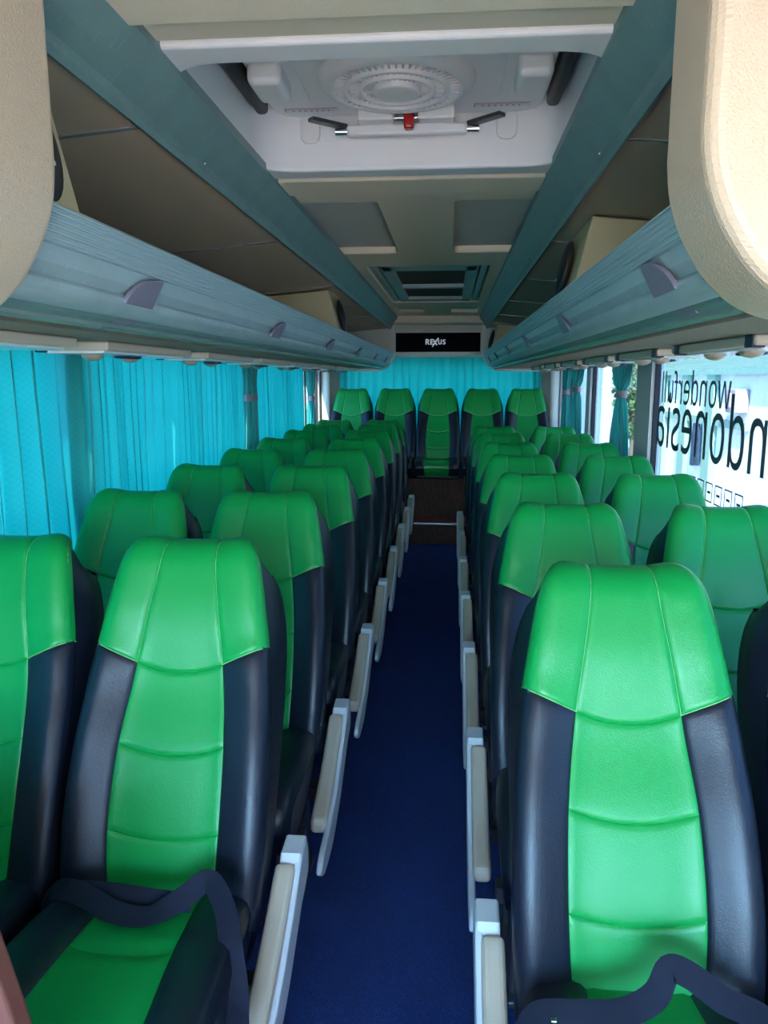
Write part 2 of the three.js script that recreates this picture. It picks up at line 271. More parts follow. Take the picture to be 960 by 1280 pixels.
// ---------------------------------------------------------------- roof hatch with fan
{
  const h = thing('roof_hatch', 'pale grey roof hatch with round fan and red handle', 'roof hatch', 'none', [0, 2.03, -1.77]);
  delete h.userData.group;
  const rr = (P, w, l, r) => { P.moveTo(-w + r, -l); P.lineTo(w - r, -l); P.quadraticCurveTo(w, -l, w, -l + r); P.lineTo(w, l - r); P.quadraticCurveTo(w, l, w - r, l); P.lineTo(-w + r, l); P.quadraticCurveTo(-w, l, -w, l - r); P.lineTo(-w, -l + r); P.quadraticCurveTo(-w, -l, -w + r, -l); return P; };
  // flat surround
  const s = new THREE.Shape(); s.moveTo(-0.44, -0.425); s.lineTo(0.44, -0.425); s.lineTo(0.44, 0.425); s.lineTo(-0.44, 0.425); s.closePath();
  s.holes.push(rr(new THREE.Path(), 0.392, 0.352, 0.12));
  const g = new THREE.ExtrudeGeometry(s, { depth: 0.012, bevelEnabled: true, bevelThickness: 0.008, bevelSize: 0.008, bevelOffset: -0.008, bevelSegments: 4, curveSegments: 14 });
  g.rotateX(-Math.PI / 2); g.translate(0, -0.006, 0); part('surround', g, M.hatch, h);
  // well walls: ring lofted upward, slightly narrowing
  const ring = rr(new THREE.Path(), 0.385, 0.346, 0.12).getSpacedPoints(120);
  const well = grid(120, 6, (u, v) => { const p = ring[Math.round(u * 120) % 120]; const k = lerp(1, 0.97, smooth(0, 1, v)); return V(p.x * k, v * 0.21, p.y * k); });
  const wm = M.hatch.clone(); wm.side = THREE.DoubleSide; part('well', well, wm, h);
  part('well_top', box(-0.385, 0.385, 0.205, 0.222, -0.345, 0.345), M.hatch, h);
  // lid panel: rounded slab carrying the fan
  const lid = part('lid', (() => { const sh = rr(new THREE.Shape(), 0.325, 0.315, 0.07); sh.holes.push(new THREE.Path().absarc(-0.01, 0.072, 0.138, 0, Math.PI * 2, true)); const e = new THREE.ExtrudeGeometry(sh, { depth: 0.02, bevelEnabled: true, bevelThickness: 0.01, bevelSize: 0.01, bevelSegments: 3, curveSegments: 10 }); e.rotateX(-Math.PI / 2); e.translate(0, 0.12, -0.008); return e; })(), M.hatch, h, 'pale grey lid panel');
  for (const sx of [-1, 1]) {
    part('lid_rib', box(sx * 0.226, sx * 0.231, 0.104, 0.112, -0.2, 0.2), M.hatch, lid);
    part('side_gasket', box(sx * 0.337, sx * 0.368, 0.09, 0.15, -0.24, 0.16, 0.012), M.black, h, 'black rubber gasket');
    part('catch_housing', box(sx * 0.25, sx * 0.325, 0.068, 0.118, -0.10, 0.03, 0.016), M.hatch, h);
    part('support_arm', (() => { const b = new THREE.BoxGeometry(0.028, 0.012, 0.12); b.rotateY(sx * 0.85); b.scale(0.85, 0.7, 0.85); b.translate(sx * 0.196, 0.080, -0.276); return b; })(), M.metal, h, 'dark metal lifting arm');
    part('rod_end', (() => { const c = new THREE.CylinderGeometry(0.009, 0.009, 0.03, 14); c.rotateZ(Math.PI / 2); c.translate(sx * 0.166, 0.066, -0.302); return c; })(), M.chrome, h, 'chrome rod end');
    part('tongue', (() => { const e = new THREE.ExtrudeGeometry(rr(new THREE.Shape(), 0.024, 0.034, 0.022), { depth: 0.005, bevelEnabled: true, bevelThickness: 0.002, bevelSize: 0.002, bevelSegments: 2 }); e.translate(sx * 0.252, 0.085, -0.338); return e; })(), M.white, h);
    // small red safety print
    const cv = document.createElement('canvas'); cv.width = 256; cv.height = 48; const q = cv.getContext('2d');
    q.fillStyle = '#d9dadd'; q.fillRect(0, 0, 256, 48); q.strokeStyle = '#b3404a'; q.fillStyle = '#b3404a'; q.lineWidth = 4; q.beginPath(); q.moveTo(6, 46); q.lineTo(6, 6); q.lineTo(250, 6); q.stroke();
    const r = rng(17); for (let i = 0; i < 24; i++) q.fillRect(18 + i * 9.4, 13, 2 + 4 * r(), 7);
    q.fillStyle = '#6c5f68'; for (let i = 0; i < 7; i++) { const x = 36 + i * 27; for (let k = 0; k < 4; k++) { q.fillRect(x + 2 * r(), 26 + k * 4, 8 + 7 * r(), 2); } q.fillRect(x + 6 * r() + 3, 25, 2, 16); }
    const tx = new THREE.CanvasTexture(cv); tx.colorSpace = THREE.SRGBColorSpace;
    const pl = new THREE.PlaneGeometry(0.14, 0.03); pl.rotateX(Math.PI / 2); pl.translate(sx * 0.235, 0.1092, -0.268);
    part('warning_print', pl, std({ map: tx, roughness: 0.5 }), lid, 'small red safety print');
  }
  // round fan grille
  const fan = new THREE.Group(); fan.name = 'fan_grille'; fan.userData.label = 'round louvred fan grille'; fan.position.set(-0.01, 0.111, -0.08); fan.scale.setScalar(0.89); h.add(fan);
  const lathe = (pts) => new THREE.LatheGeometry(pts.map(([r, y]) => new THREE.Vector2(r, y)), 64);
  part('grille_rim', lathe([[0.198, 0], [0.196, -0.012], [0.185, -0.026], [0.168, -0.032], [0.160, -0.028], [0.160, -0.012]]), M.white, fan);
  part('grille_ring', merge([0.128, 0.092].map((r) => lathe([[r + 0.008, -0.018], [r + 0.006, -0.034], [r, -0.038], [r - 0.006, -0.034], [r - 0.008, -0.018]]))), M.white, fan);
  part('hub', lathe([[0.062, -0.02], [0.060, -0.038], [0.052, -0.043], [0.018, -0.044], [0.014, -0.040], [0.0001, -0.040]]), M.white, fan);
  const fins = []; for (const [r0, r1, n] of [[0.135, 0.162, 54], [0.098, 0.122, 44], [0.06, 0.088, 32]]) for (let i = 0; i < n; i++) { const b = new THREE.BoxGeometry(r1 - r0 + 0.006, 0.004, 0.0036); b.rotateX(0.1); b.translate((r0 + r1) / 2, -0.027, 0); b.rotateY(i / n * Math.PI * 2); fins.push(b); }
  part('grille_louvres', merge(fins), M.white, fan);
  part('fan_duct', (() => { const c = new THREE.CylinderGeometry(0.150, 0.150, 0.085, 48, 1, true); c.translate(0, 0.055, 0); return c; })(), wm, fan, 'round duct above the louvres');
  for (let i = 0; i < 5; i++) { const bl = new THREE.BoxGeometry(0.10, 0.004, 0.055); bl.rotateX(0.45); bl.translate(0.085, 0.055, 0); bl.rotateY(i / 5 * Math.PI * 2); part('fan_blade', bl, M.armGrey, fan); }
  part('fan_motor', (() => { const c = new THREE.CylinderGeometry(0.045, 0.045, 0.06, 24); c.translate(0, 0.055, 0); return c; })(), M.armGrey, fan);
  // handle bar with red knob
  part('handle_bar', box(-0.152, 0.152, 0.053, 0.080, -0.315, -0.290, 0.008), M.white, h, 'white handle bar');
  for (const x of [-0.075, 0.075]) part('handle_plate', box(x - 0.045, x + 0.045, 0.078, 0.112, -0.31, -0.255, 0.006), M.white, h);
  part('latch_bar', box(-0.05, 0.05, 0.085, 0.098, -0.295, -0.275, 0.003), M.chrome, h);
  part('red_handle', box(-0.006, 0.020, 0.058, 0.108, -0.286, -0.258, 0.008), M.red, h, 'translucent red pull handle');
}

// ---------------------------------------------------------------- ceiling rails and overhead racks
const RZ0 = -0.98, RZ1 = -7.30;
for (const sg of [-1, 1]) {
  const side = sg < 0 ? 'on the curtained side' : 'on the side of the lettered window';
  const r = thing('ceiling_rail', `long teal metal rail edging the ceiling ${side}`, 'rail', null, [0, 0, 0]);
  const rz0 = -1.0;
  part('rail_face', prismZ([[0.366, 2.030], [0.366, 2.008], [0.405, 1.965], [0.428, 1.942], [0.436, 1.948], [0.436, 2.030]], rz0, -7.2, sg), M.rail, r);
  part('rail_lip', prismZ([[0.425, 1.942], [0.430, 1.930], [0.438, 1.920], [0.446, 1.922], [0.450, 1.945], [0.436, 1.950]], rz0, -7.2, sg, 0.002), M.rail, r, 'rolled lower lip');
  for (const z of [-1.75, -3.2, -4.65]) { const c = new THREE.SphereGeometry(0.004, 8, 6); c.translate(sg * 0.424, 1.944, z); part('screw', c, M.chrome, r); }

  const k = thing('luggage_rack', `teal grey overhead luggage rack with grooved edge ${side}`, 'luggage rack', null, [0, 0, 0]);
  // grooved lip, real ridges
  const lip = []; const a = [0.409, 1.709], b = [0.425, 1.663], n = 6, nx = -0.944, ny = -0.328;
  for (let i = 0; i <= n * 4; i++) { const t = i / (n * 4), ph = i % 4; const o = ph === 3 || ph === 2 ? -0.004 : 0; lip.push([lerp(a[0], b[0], t) + nx * o, lerp(a[1], b[1], t) + ny * o]); }
  part('grooved_lip', prismZ([...lip, [0.445, 1.663], [0.44, 1.700], [0.43, 1.716], [0.418, 1.716]], RZ0, RZ1, sg), M.rackPlain, k, 'ribbed front edge');
  part('channel', prismZ([[0.432, 1.665], [0.440, 1.640], [0.462, 1.612], [0.475, 1.612], [0.475, 1.665]], RZ0, RZ1, sg), M.rack, k, 'smooth recessed channel');
  const tb = []; for (let i = 0; i <= 10; i++) { const t = i / 10 * Math.PI, mx = 0.4635, my = 1.6045, L = 0.0225; const ax = 0.76, ay = -0.65; tb.push([mx + ax * L * -Math.cos(t) - 0.65 * 0.011 * Math.sin(t), my + ay * L * -Math.cos(t) - 0.76 * 0.011 * Math.sin(t)]); }
  part('handrail', prismZ([...tb, [0.49, 1.61], [0.46, 1.63]], RZ0, RZ1, sg), M.rack, k, 'rounded grab rail');
  part('lower_channel', prismZ([[0.482, 1.594], [0.489, 1.583], [0.502, 1.577], [0.51, 1.60]], RZ0, RZ1, sg), M.rail, k);
  part('bright_trim', prismZ([[0.500, 1.579], [0.503, 1.572], [0.514, 1.567], [0.518, 1.58]], RZ0, RZ1, sg), M.rackTrim, k, 'bright metal trim');
  // braided fabric roll: thin twisted bumps
  const br = []; for (let i = 0; i < 300; i++) { const s = new THREE.SphereGeometry(0.0085, 6, 4); s.scale(1, 0.8, 1.7); s.rotateY(0.6 * sg); s.translate(sg * 0.524, 1.5685, lerp(RZ0 - 0.01, RZ1 + 0.02, i / 299)); br.push(s); }
  const bm = part('braid_edge', merge(br), M.felt, k, 'braided beige fabric edge'); bm.userData.kind = 'stuff';
  part('underside_lining', box(sg * 0.52, sg * 1.19, 1.568, 1.60, RZ1, RZ0), M.felt, k, 'beige felt underside');
  { const g = k.children[k.children.length - 1].geometry, p = g.attributes.position, u = g.attributes.uv; for (let i = 0; i < p.count; i++) u.setXY(i, p.getX(i), p.getZ(i)); }
  part('rack_floor', box(sg * 0.476, sg * 1.19, 1.602, 1.69, RZ1, RZ0), M.brown, k);
  part('rack_back', box(sg * 1.15, sg * 1.19, 1.69, 1.95, RZ1, RZ0), M.brown, k);
  // brown roof panels inside the rack, jointed
  const joints = sg < 0 ? [-0.9, -1.47, -2.66, -3.92, -4.9, -5.8, -6.6, -7.3] : [-0.9, -1.62, -2.75, -3.75, -4.75, -5.75, -6.6, -7.3];
  for (let i = 0; i + 1 < joints.length; i++) {
    part('roof_panel', prismZ([[0.44, 1.936], [1.17, 1.868], [1.17, 1.93], [0.44, 1.96]], joints[i + 1] + 0.004, joints[i] - 0.004, sg, 0.003), M.brown, k);
    if (i) part('joint_strip', prismZ([[0.445, 1.933], [1.17, 1.865], [1.17, 1.875], [0.445, 1.943]], joints[i] - 0.002, joints[i] + 0.012, sg), M.rackTrim, k, 'pale joint strip');
  }
  part('rack_roof_back', prismZ([[0.44, 1.958], [1.19, 1.925], [1.19, 1.99], [0.44, 2.0]], RZ1, RZ0, sg), M.brown, k);
  // purple quarter-disc brackets
  const bz = sg < 0 ? [-1.42, -2.52, -3.62, -4.72, -5.8, -6.7] : [-1.28, -2.3, -3.4, -4.5, -5.6, -6.6];
  for (const z of bz) {
    const sh = new THREE.Shape(); sh.moveTo(0, 0); sh.lineTo(0, 0.052); sh.absellipse(0, 0, 0.12, 0.052, Math.PI / 2, 0, true); sh.closePath();
    const e = new THREE.ExtrudeGeometry(sh, { depth: 0.005, bevelEnabled: true, bevelThickness: 0.0015, bevelSize: 0.0015, bevelSegments: 2, curveSegments: 14 });
    // local x -> +z, local y -> up along channel, thickness -> into the aisle
    const m = new THREE.Matrix4(), up = V(-sg * 0.45, 0.893, 0).normalize(), out = V(-sg * 0.893, -0.45, 0).normalize();
    m.makeBasis(V(0, 0, 1), up, sg < 0 ? out : out.clone().multiplyScalar(1)); m.setPosition(sg * 0.449, 1.612, z - 0.035); e.applyMatrix4(m);
    if (m.determinant() < 0) { const p = e.attributes.position; for (let i = 0; i < p.count; i += 3) for (let c = 0; c < 3; c++) { const t = p.array[i * 3 + c]; p.array[i * 3 + c] = p.array[i * 3 + 6 + c]; p.array[i * 3 + 6 + c] = t; } e.computeVertexNormals(); }
    part('bracket', e, M.bracket, k, 'purple quarter-disc bracket');
    part('bracket_rib', prismZ([[0.424, 1.660], [0.447, 1.612], [0.462, 1.618], [0.44, 1.666]], z - 0.058, z - 0.038, sg, 0.002), M.rack, k);
    part('lower_bracket', prismZ([[0.483, 1.590], [0.494, 1.5785], [0.499, 1.5785], [0.49, 1.592]], z - 0.06, z + 0.03, sg, 0.001), M.bracket, k, 'small purple clip');
  }
  // rounded end caps, front and rear
  const cap = (x0) => { const c = new THREE.CatmullRomCurve3([[0.386, 1.745], [0.391, 1.705], [0.404, 1.665], [0.424, 1.628], [0.447, 1.598], [0.473, 1.575], [0.505, 1.559], [0.55, 1.549], [0.62, 1.545]].map(([x, y]) => V(x, y, 0)), false, 'centripetal').getPoints(28); return [[x0, 2.04], ...c.map((p) => [p.x + x0 - 0.386, p.y]), [1.12, 1.545], [1.12, 2.04]]; };
  part('end_cap', prismZ(cap(0.386), sg < 0 ? -1.015 : -1.07, sg < 0 ? -0.80 : -0.90, sg, 0.02), M.beige, k, 'rounded beige front end cap');
  part('end_cap', prismZ(cap(0.395), -7.36, -7.24, sg, 0.012), M.greyPanel, k, 'rounded grey-beige rear end cap');
}

// beige equipment pods with black loudspeakers in the racks
function pod(sg, z0, z1, sz, label, slabel) {
  const p = thing('equipment_pod', label, 'equipment pod', null, [0, 0, 0]);
  part('pod_body', prismZ([[0.450, 1.692], [0.505, 1.924], [1.1, 1.868], [1.1, 1.692]], z0, z1, sg, 0.006), M.pod, p);
  const s = thing('loudspeaker', slabel, 'loudspeaker', null, [0, 0, 0]);
  const e = new THREE.SphereGeometry(1, 24, 16); e.scale(0.018, 0.085, 0.06); e.rotateZ(-sg * 0.23); e.translate(sg * 0.457, 1.805, sz);
  part('speaker_body', e, M.black, s);
  const bd = new THREE.BoxGeometry(0.002, 0.006, 0.02); bd.rotateZ(-sg * 0.23); bd.translate(sg * 0.4335, 1.775, sz); part('badge', bd, M.white, s, 'tiny white badge');
}
pod(-1, -1.22, -1.03, -1.085, 'beige equipment pod right behind the front cap of the curtained-side rack', 'black oval loudspeaker behind the front cap of the curtained-side rack');
pod(-1, -4.35, -4.0, -4.13, 'beige equipment pod midway along the curtained-side rack', 'black oval loudspeaker midway along the curtained-side rack');
pod(1, -2.66, -2.28, -2.46, 'beige equipment pod in the rack over the lettered window', 'black oval loudspeaker in the rack over the lettered window');
pod(1, -6.9, -6.6, -6.75, 'beige equipment pod at the rear end of the window-side rack', 'black oval loudspeaker at the rear end of the window-side rack');

// passenger service units under the racks
const ORD = ['first', 'second', 'third', 'fourth', 'fifth', 'sixth', 'seventh', 'eighth'];
function serviceUnit(sg, z, i) {
  const u = thing('service_unit', `beige overhead air and light panel above the ${ORD[i]} seat row on the ${sg < 0 ? 'curtained' : 'lettered window'} side`, 'service panel', 'overhead service panels', [sg * 0.80, 1.5655, z]);
  part('panel', box(-0.075, 0.11, -0.020, 0.002, -0.30, 0.30, 0.006), M.psu, u);
  part('glossy_face', box(-0.055, 0.09, -0.026, -0.018, -0.28, 0.28, 0.003), M.psuGloss, u, 'glossy pale underside');
  for (const dz of [-0.24, 0.27]) part('end_clip', box(-0.079, -0.05, -0.024, 0.0035, dz - 0.02, dz + 0.02, 0.003), M.navyPlastic, u, 'navy end clip');
  for (const dz of [-0.12, 0.12]) { const s = new THREE.SphereGeometry(0.028, 18, 10, 0, Math.PI * 2, Math.PI / 2, Math.PI / 2); s.scale(1, 0.6, 1); s.translate(-0.015, -0.024, dz); part('reading_light', s, M.lens, u, 'domed reading light'); }
  for (const dz of [-0.03, 0.03]) { const t = new THREE.TorusGeometry(0.02, 0.006, 8, 20); t.rotateX(Math.PI / 2); t.translate(0.03, -0.026, dz); part('air_nozzle', t, M.navyPlastic, u); }
}
const rowsL = [-1.70, -2.45, -3.22, -3.97, -4.74, -5.48, -6.20, -6.86];
const rowsR = [-1.52, -2.28, -3.03, -3.76, -4.50, -5.26, -6.03];
rowsL.forEach((z, i) => serviceUnit(-1, z + 0.35, i));
rowsR.forEach((z, i) => serviceUnit(1, z + 0.35, i));

// ---------------------------------------------------------------- seats
const B0 = V(0, 0.40, 0.315), DU = V(0, 0.922, -0.387), NN = V(0, 0.387, 0.922), SA = 0.715, RB = 0.06, SEND = SA + RB * 1.75;
const wOut = curveOf([[0, 0.212], [0.15, 0.2175], [0.30, 0.215], [0.42, 0.208], [0.54, 0.195], [0.62, 0.182], [0.70, 0.167], [0.74, 0.157], [0.77, 0.146], [0.82, 0.128]]);
const cIn = curveOf([[-0.03, 0.108], [0.10, 0.117], [0.20, 0.119], [0.34, 0.114], [0.50, 0.096]]);
const hIn = curveOf([[0.46, 0.099], [0.495, 0.0966], [0.58, 0.084], [0.70, 0.066], [0.82, 0.056]]);
const lum = curveOf([[0, 0.0], [0.15, 0.022], [0.32, 0.02], [0.46, 0.006], [0.60, 0.02], [0.70, 0.018], [0.82, 0.012]]);
function backPos(x, s, n) {
  if (s <= SA) return B0.clone().addScaledVector(DU, s).addScaledVector(NN, n).add(V(x, 0, 0));
  const f = (s - SA) / RB, sn = Math.sin(f), cs = Math.cos(f);
  return B0.clone().addScaledVector(DU, SA + (RB + n) * sn).addScaledVector(NN, (RB + n) * cs - RB).add(V(x, 0, 0));
}
function baseRelief(x, s) {
  const w = wOut(s), t = Math.abs(x), de = Math.max(0, w - t), r = 0.04;
  const e = 1 - Math.min(1, de / r), round = -0.030 * (1 - Math.sqrt(Math.max(0, 1 - e * e)));
  const below = 1 - smooth(0.46, 0.58, s), c = s < 0.495 ? cIn(s) : hIn(s);
  return lum(s) + round + lerp(0.010, 0.030, below) * smooth(c - 0.03, c + 0.075, t);
}
function seatPatch(xl, xr, sb, st, nu, nv, depth = 0.0045) {
  const ez = (t) => lerp(t, (1 - Math.cos(Math.PI * t)) / 2, 0.9);
  return grid(nu, nv, (a, b) => {
    a = ez(a); b = ez(b);
    const s = lerp(sb(a), st(a), b), x0 = xl(s), x1 = xr(s), x = lerp(x0, x1, a);
    const d = Math.min(a * (x1 - x0), (1 - a) * (x1 - x0), b * (st(a) - sb(a)), (1 - b) * (st(a) - sb(a)));
    const q = 1 - Math.min(1, d / 0.008);
    return backPos(x, s, baseRelief(x, s) - depth * q * q);
  }, (a, b) => { a = ez(a); b = ez(b); const s = lerp(sb(a), st(a), b); return [lerp(xl(s), xr(s), a), s]; });
}
const sag = (a, k) => -k * (1 - (2 * a - 1) ** 2);
const S1 = 0.150, S2 = 0.325, S3 = 0.497; // seam heights at the strip's edges
const DIAG = 0.538;                        // wing corner on the outline
const seatGeo = (() => {
  const G = {}, k0 = () => 0.0, kEnd = () => SEND;
  const cen = (s0, s1, k0_, k1) => seatPatch((s) => -cIn(s), cIn, (a) => s0 + sag(a, k0_), (a) => s1 + sag(a, k1), 14, 12);
  G.centre = [cen(-0.03, S1, 0, 0.018), cen(S1, S2, 0.018, 0.022), cen(S2, S3, 0.022, 0.020)];
  G.headC = seatPatch((s) => -hIn(s), hIn, (a) => S3 + sag(a, 0.020), kEnd, 14, 26);
  G.headW = [-1, 1].map((sg) => sg < 0 ? seatPatch((s) => -wOut(s), (s) => -hIn(s), (a) => lerp(DIAG, S3, a), kEnd, 12, 26) : seatPatch(hIn, wOut, (a) => lerp(S3, DIAG, a), kEnd, 12, 26));
  G.bolster = [-1, 1].map((sg) => sg < 0 ? seatPatch((s) => -wOut(s), (s) => -cIn(s), () => -0.03, (a) => lerp(DIAG, S3, a), 14, 22) : seatPatch(cIn, wOut, () => -0.03, (a) => lerp(S3, DIAG, a), 14, 22));
  // gussets: from the front edge round to the back
  const wBack = curveOf([[0, 0.203], [0.3, 0.212], [0.5, 0.213], [0.60, 0.206], [0.68, 0.186], [0.735, 0.153]]);
  const back = (sg, s) => { const q = Math.min(s, 0.735); return backPos(sg * wBack(q), q, -0.115); };
  G.gusset = [-1, 1].map((sg) => grid(7, 36, (u, v) => {
    const s = lerp(-0.03, SEND, v), f = backPos(sg * wOut(s), s, baseRelief(sg * wOut(s), s) - 0.007), b = back(sg, s), t = sg < 0 ? 1 - u : u;
    const p = f.lerp(b, t); p.x += sg * ((0.001 + 0.007 * smooth(0.46, 0.6, s)) * Math.sin(Math.PI * Math.min(1, t * 1.1)) * (1 - smooth(0.70, 0.86, s))); return p;
  }, (u, v) => [u * 0.12, v * 0.8]));
  G.shell = grid(8, 24, (u, v) => { const s = lerp(-0.03, SEND, v), l = back(-1, s), r = back(1, s), p = r.lerp(l, u); const bow = 0.016 * Math.sin(Math.PI * u); return p.addScaledVector(NN, -bow * (v > 0.97 ? 0 : 1)); });
  G.shellTop = grid(8, 4, (u, v) => { const x = lerp(wOut(SEND), -wOut(SEND), u), f = backPos(x, SEND, baseRelief(x, SEND) - 0.007), l = back(-1, SEND), r = back(1, SEND); return f.lerp(r.lerp(l, u), v); });
  // piping along seams
  const line = (fn, s0, s1, n, r, off = 0.000) => tube(Array.from({ length: n + 1 }, (_, i) => { const s = lerp(s0, s1, i / n), x = fn(s); return backPos(x, s, baseRelief(x, s) - 0.0055 + off); }), r, n * 2, 5);
  G.piping = [line((s) => -hIn(s), S3, SEND - 0.01, 14, 0.0016), line(hIn, S3, SEND - 0.01, 14, 0.0016)];
  const xs = (x) => (s) => x;
  const diag = (sg) => tube(Array.from({ length: 9 }, (_, i) => { const a = i / 8, s = lerp(S3, DIAG, a), x = sg * lerp(hIn(S3), wOut(DIAG), a); return backPos(x, s, baseRelief(x, s) - 0.005); }), 0.0014, 16, 5);
  G.edging = [line((s) => -(wOut(s) - 0.004), DIAG, SEND - 0.02, 14, 0.0012, 0.001), line((s) => wOut(s) - 0.004, DIAG, SEND - 0.02, 14, 0.0012, 0.001), diag(-1), diag(1)];
  G.edgingDark = [line((s) => -(wOut(s) - 0.010), 0, DIAG, 14, 0.0012, 0.003), line((s) => wOut(s) - 0.010, 0, DIAG, 14, 0.0012, 0.003)];
  // cushion
  const C0 = V(0, 0.405, 0.30), CF = V(0, 0.09, 0.996).normalize(), CN = V(0, 0.996, -0.09).normalize(), QA = 0.40, RC = 0.055, QE = QA + RC * 1.6;
  const cw = curveOf([[0, 0.196], [0.15, 0.210], [0.35, 0.217], [0.5, 0.212]]), cc = curveOf([[0, 0.088], [0.2, 0.098], [0.4, 0.112], [0.5, 0.116]]);
  const cpos = (x, q, n) => { if (q <= QA) return C0.clone().addScaledVector(CF, q).addScaledVector(CN, n).add(V(x, 0, 0)); const f = (q - QA) / RC; return C0.clone().addScaledVector(CF, QA + (RC + n) * Math.sin(f)).addScaledVector(CN, (RC + n) * Math.cos(f) - RC).add(V(x, 0, 0)); };
  const crel = (x, q) => { const w = cw(q), t = Math.abs(x), e = 1 - Math.min(1, Math.max(0, w - t) / 0.04); return 0.02 + 0.012 * Math.sin(Math.PI * clamp(q / 0.4)) - 0.028 * (1 - Math.sqrt(Math.max(0, 1 - e * e))) + 0.018 * smooth(cc(q) - 0.03, cc(q) + 0.05, t); };
  const cp = (xl, xr, q0, q1, nu, nv) => grid(nu, nv, (a, b) => { const q = lerp(q1(a), q0(a), b), x0 = xl(q), x1 = xr(q), x = lerp(x0, x1, a); const d = Math.min(a * (x1 - x0), (1 - a) * (x1 - x0), b * 0.2 + 0.0, (1 - b) * 0.2), k = 1 - Math.min(1, d / 0.014); return cpos(x, q, crel(x, q) - 0.007 * k * k); }, (a, b) => { const q = lerp(q1(a), q0(a), b); return [lerp(xl(q), xr(q), a), q]; });
  const QS = 0.20;
  G.cCentre = [cp((q) => -cc(q), cc, () => -0.02, (a) => QS + sag(a, -0.012), 14, 10), cp((q) => -cc(q), cc, (a) => QS + sag(a, -0.012), () => QE, 14, 16)];
  G.cBolster = [cp((q) => -cw(q), (q) => -cc(q), () => -0.02, () => QE, 12, 22), cp(cc, cw, () => -0.02, () => QE, 12, 22)];
  const low = (x, q) => { const p = cpos(x, Math.min(q, 0.43), 0); return V(x * 0.94, 0.315, Math.min(p.z, 0.30 + 0.44)); };
  G.cSide = [-1, 1].map((sg) => grid(4, 20, (u, v) => { const q = lerp(QE, -0.02, v), x = sg * cw(q), t = sg < 0 ? 1 - u : u; return cpos(x, q, crel(x, q) - 0.007).lerp(low(x, q), t); }, (u, v) => [u * 0.1, v * 0.5]));
  const front = (a, b) => grid(6, 4, (u, v) => { const x = lerp(a, b, u); return low(x, QE).lerp(cpos(x, QE, crel(x, QE) - 0.007), v); }, (u, v) => [u * 0.2, v * 0.1]);
  G.cFront = [front(-cw(QE), -cc(QE)), front(-cc(QE), cc(QE)), front(cc(QE), cw(QE))];
  G.tub = box(-0.19, 0.19, 0.29, 0.34, 0.26, 0.72, 0.015);
  G.beam = [box(-0.215, 0.215, 0.25, 0.29, 0.34, 0.38), box(-0.215, 0.215, 0.25, 0.29, 0.58, 0.62)];
  G.leg = merge([box(-0.02, 0.02, 0.0, 0.26, 0.33, 0.39, 0.006), box(-0.02, 0.02, 0.0, 0.26, 0.57, 0.63, 0.006), box(-0.025, 0.025, 0, 0.02, 0.30, 0.66, 0.006)]);
  // armrest (built for +x, mirrored by placing)
  const prof = (pts, x, t, bv) => { const s = new THREE.Shape(); pts.forEach(([z, y], i) => i ? s.lineTo(-z, y) : s.moveTo(-z, y)); s.closePath(); const e = new THREE.ExtrudeGeometry(s, { depth: t - 2 * bv, bevelEnabled: true, bevelThickness: bv, bevelSize: bv, bevelOffset: -bv, bevelSegments: 3 }); e.translate(0, 0, -(t - 2 * bv) / 2); e.rotateY(Math.PI / 2); e.translate(x, 0, 0); return e; };
  const sm = (pts, n = 40) => new THREE.CatmullRomCurve3(pts.map(([z, y]) => V(z, y - 0.072, 0)), true, 'catmullrom', 0.35).getPoints(n).slice(0, n).map((p) => [p.x, p.y]);
  G.armBase = (sg) => merge([prof(sm([[0.13, 0.50], [0.15, 0.535], [0.205, 0.53], [0.30, 0.468], [0.42, 0.405], [0.54, 0.365], [0.68, 0.345], [0.71, 0.315], [0.66, 0.285], [0.52, 0.285], [0.36, 0.34], [0.22, 0.42], [0.14, 0.45]], 52), sg * 0.272, 0.016, 0.005), prof([[0.135, 0.388], [0.135, 0.463], [0.145, 0.470], [0.205, 0.466], [0.218, 0.448], [0.218, 0.368]], sg * 0.255, 0.046, 0.006)]);
  G.armPad = (sg) => prof(sm([[0.215, 0.50], [0.225, 0.525], [0.25, 0.518], [0.34, 0.468], [0.44, 0.424], [0.53, 0.396], [0.57, 0.380], [0.575, 0.345], [0.53, 0.330], [0.45, 0.352], [0.36, 0.395], [0.26, 0.452]], 52), sg * 0.247, 0.044, 0.012);
  return G;
})();
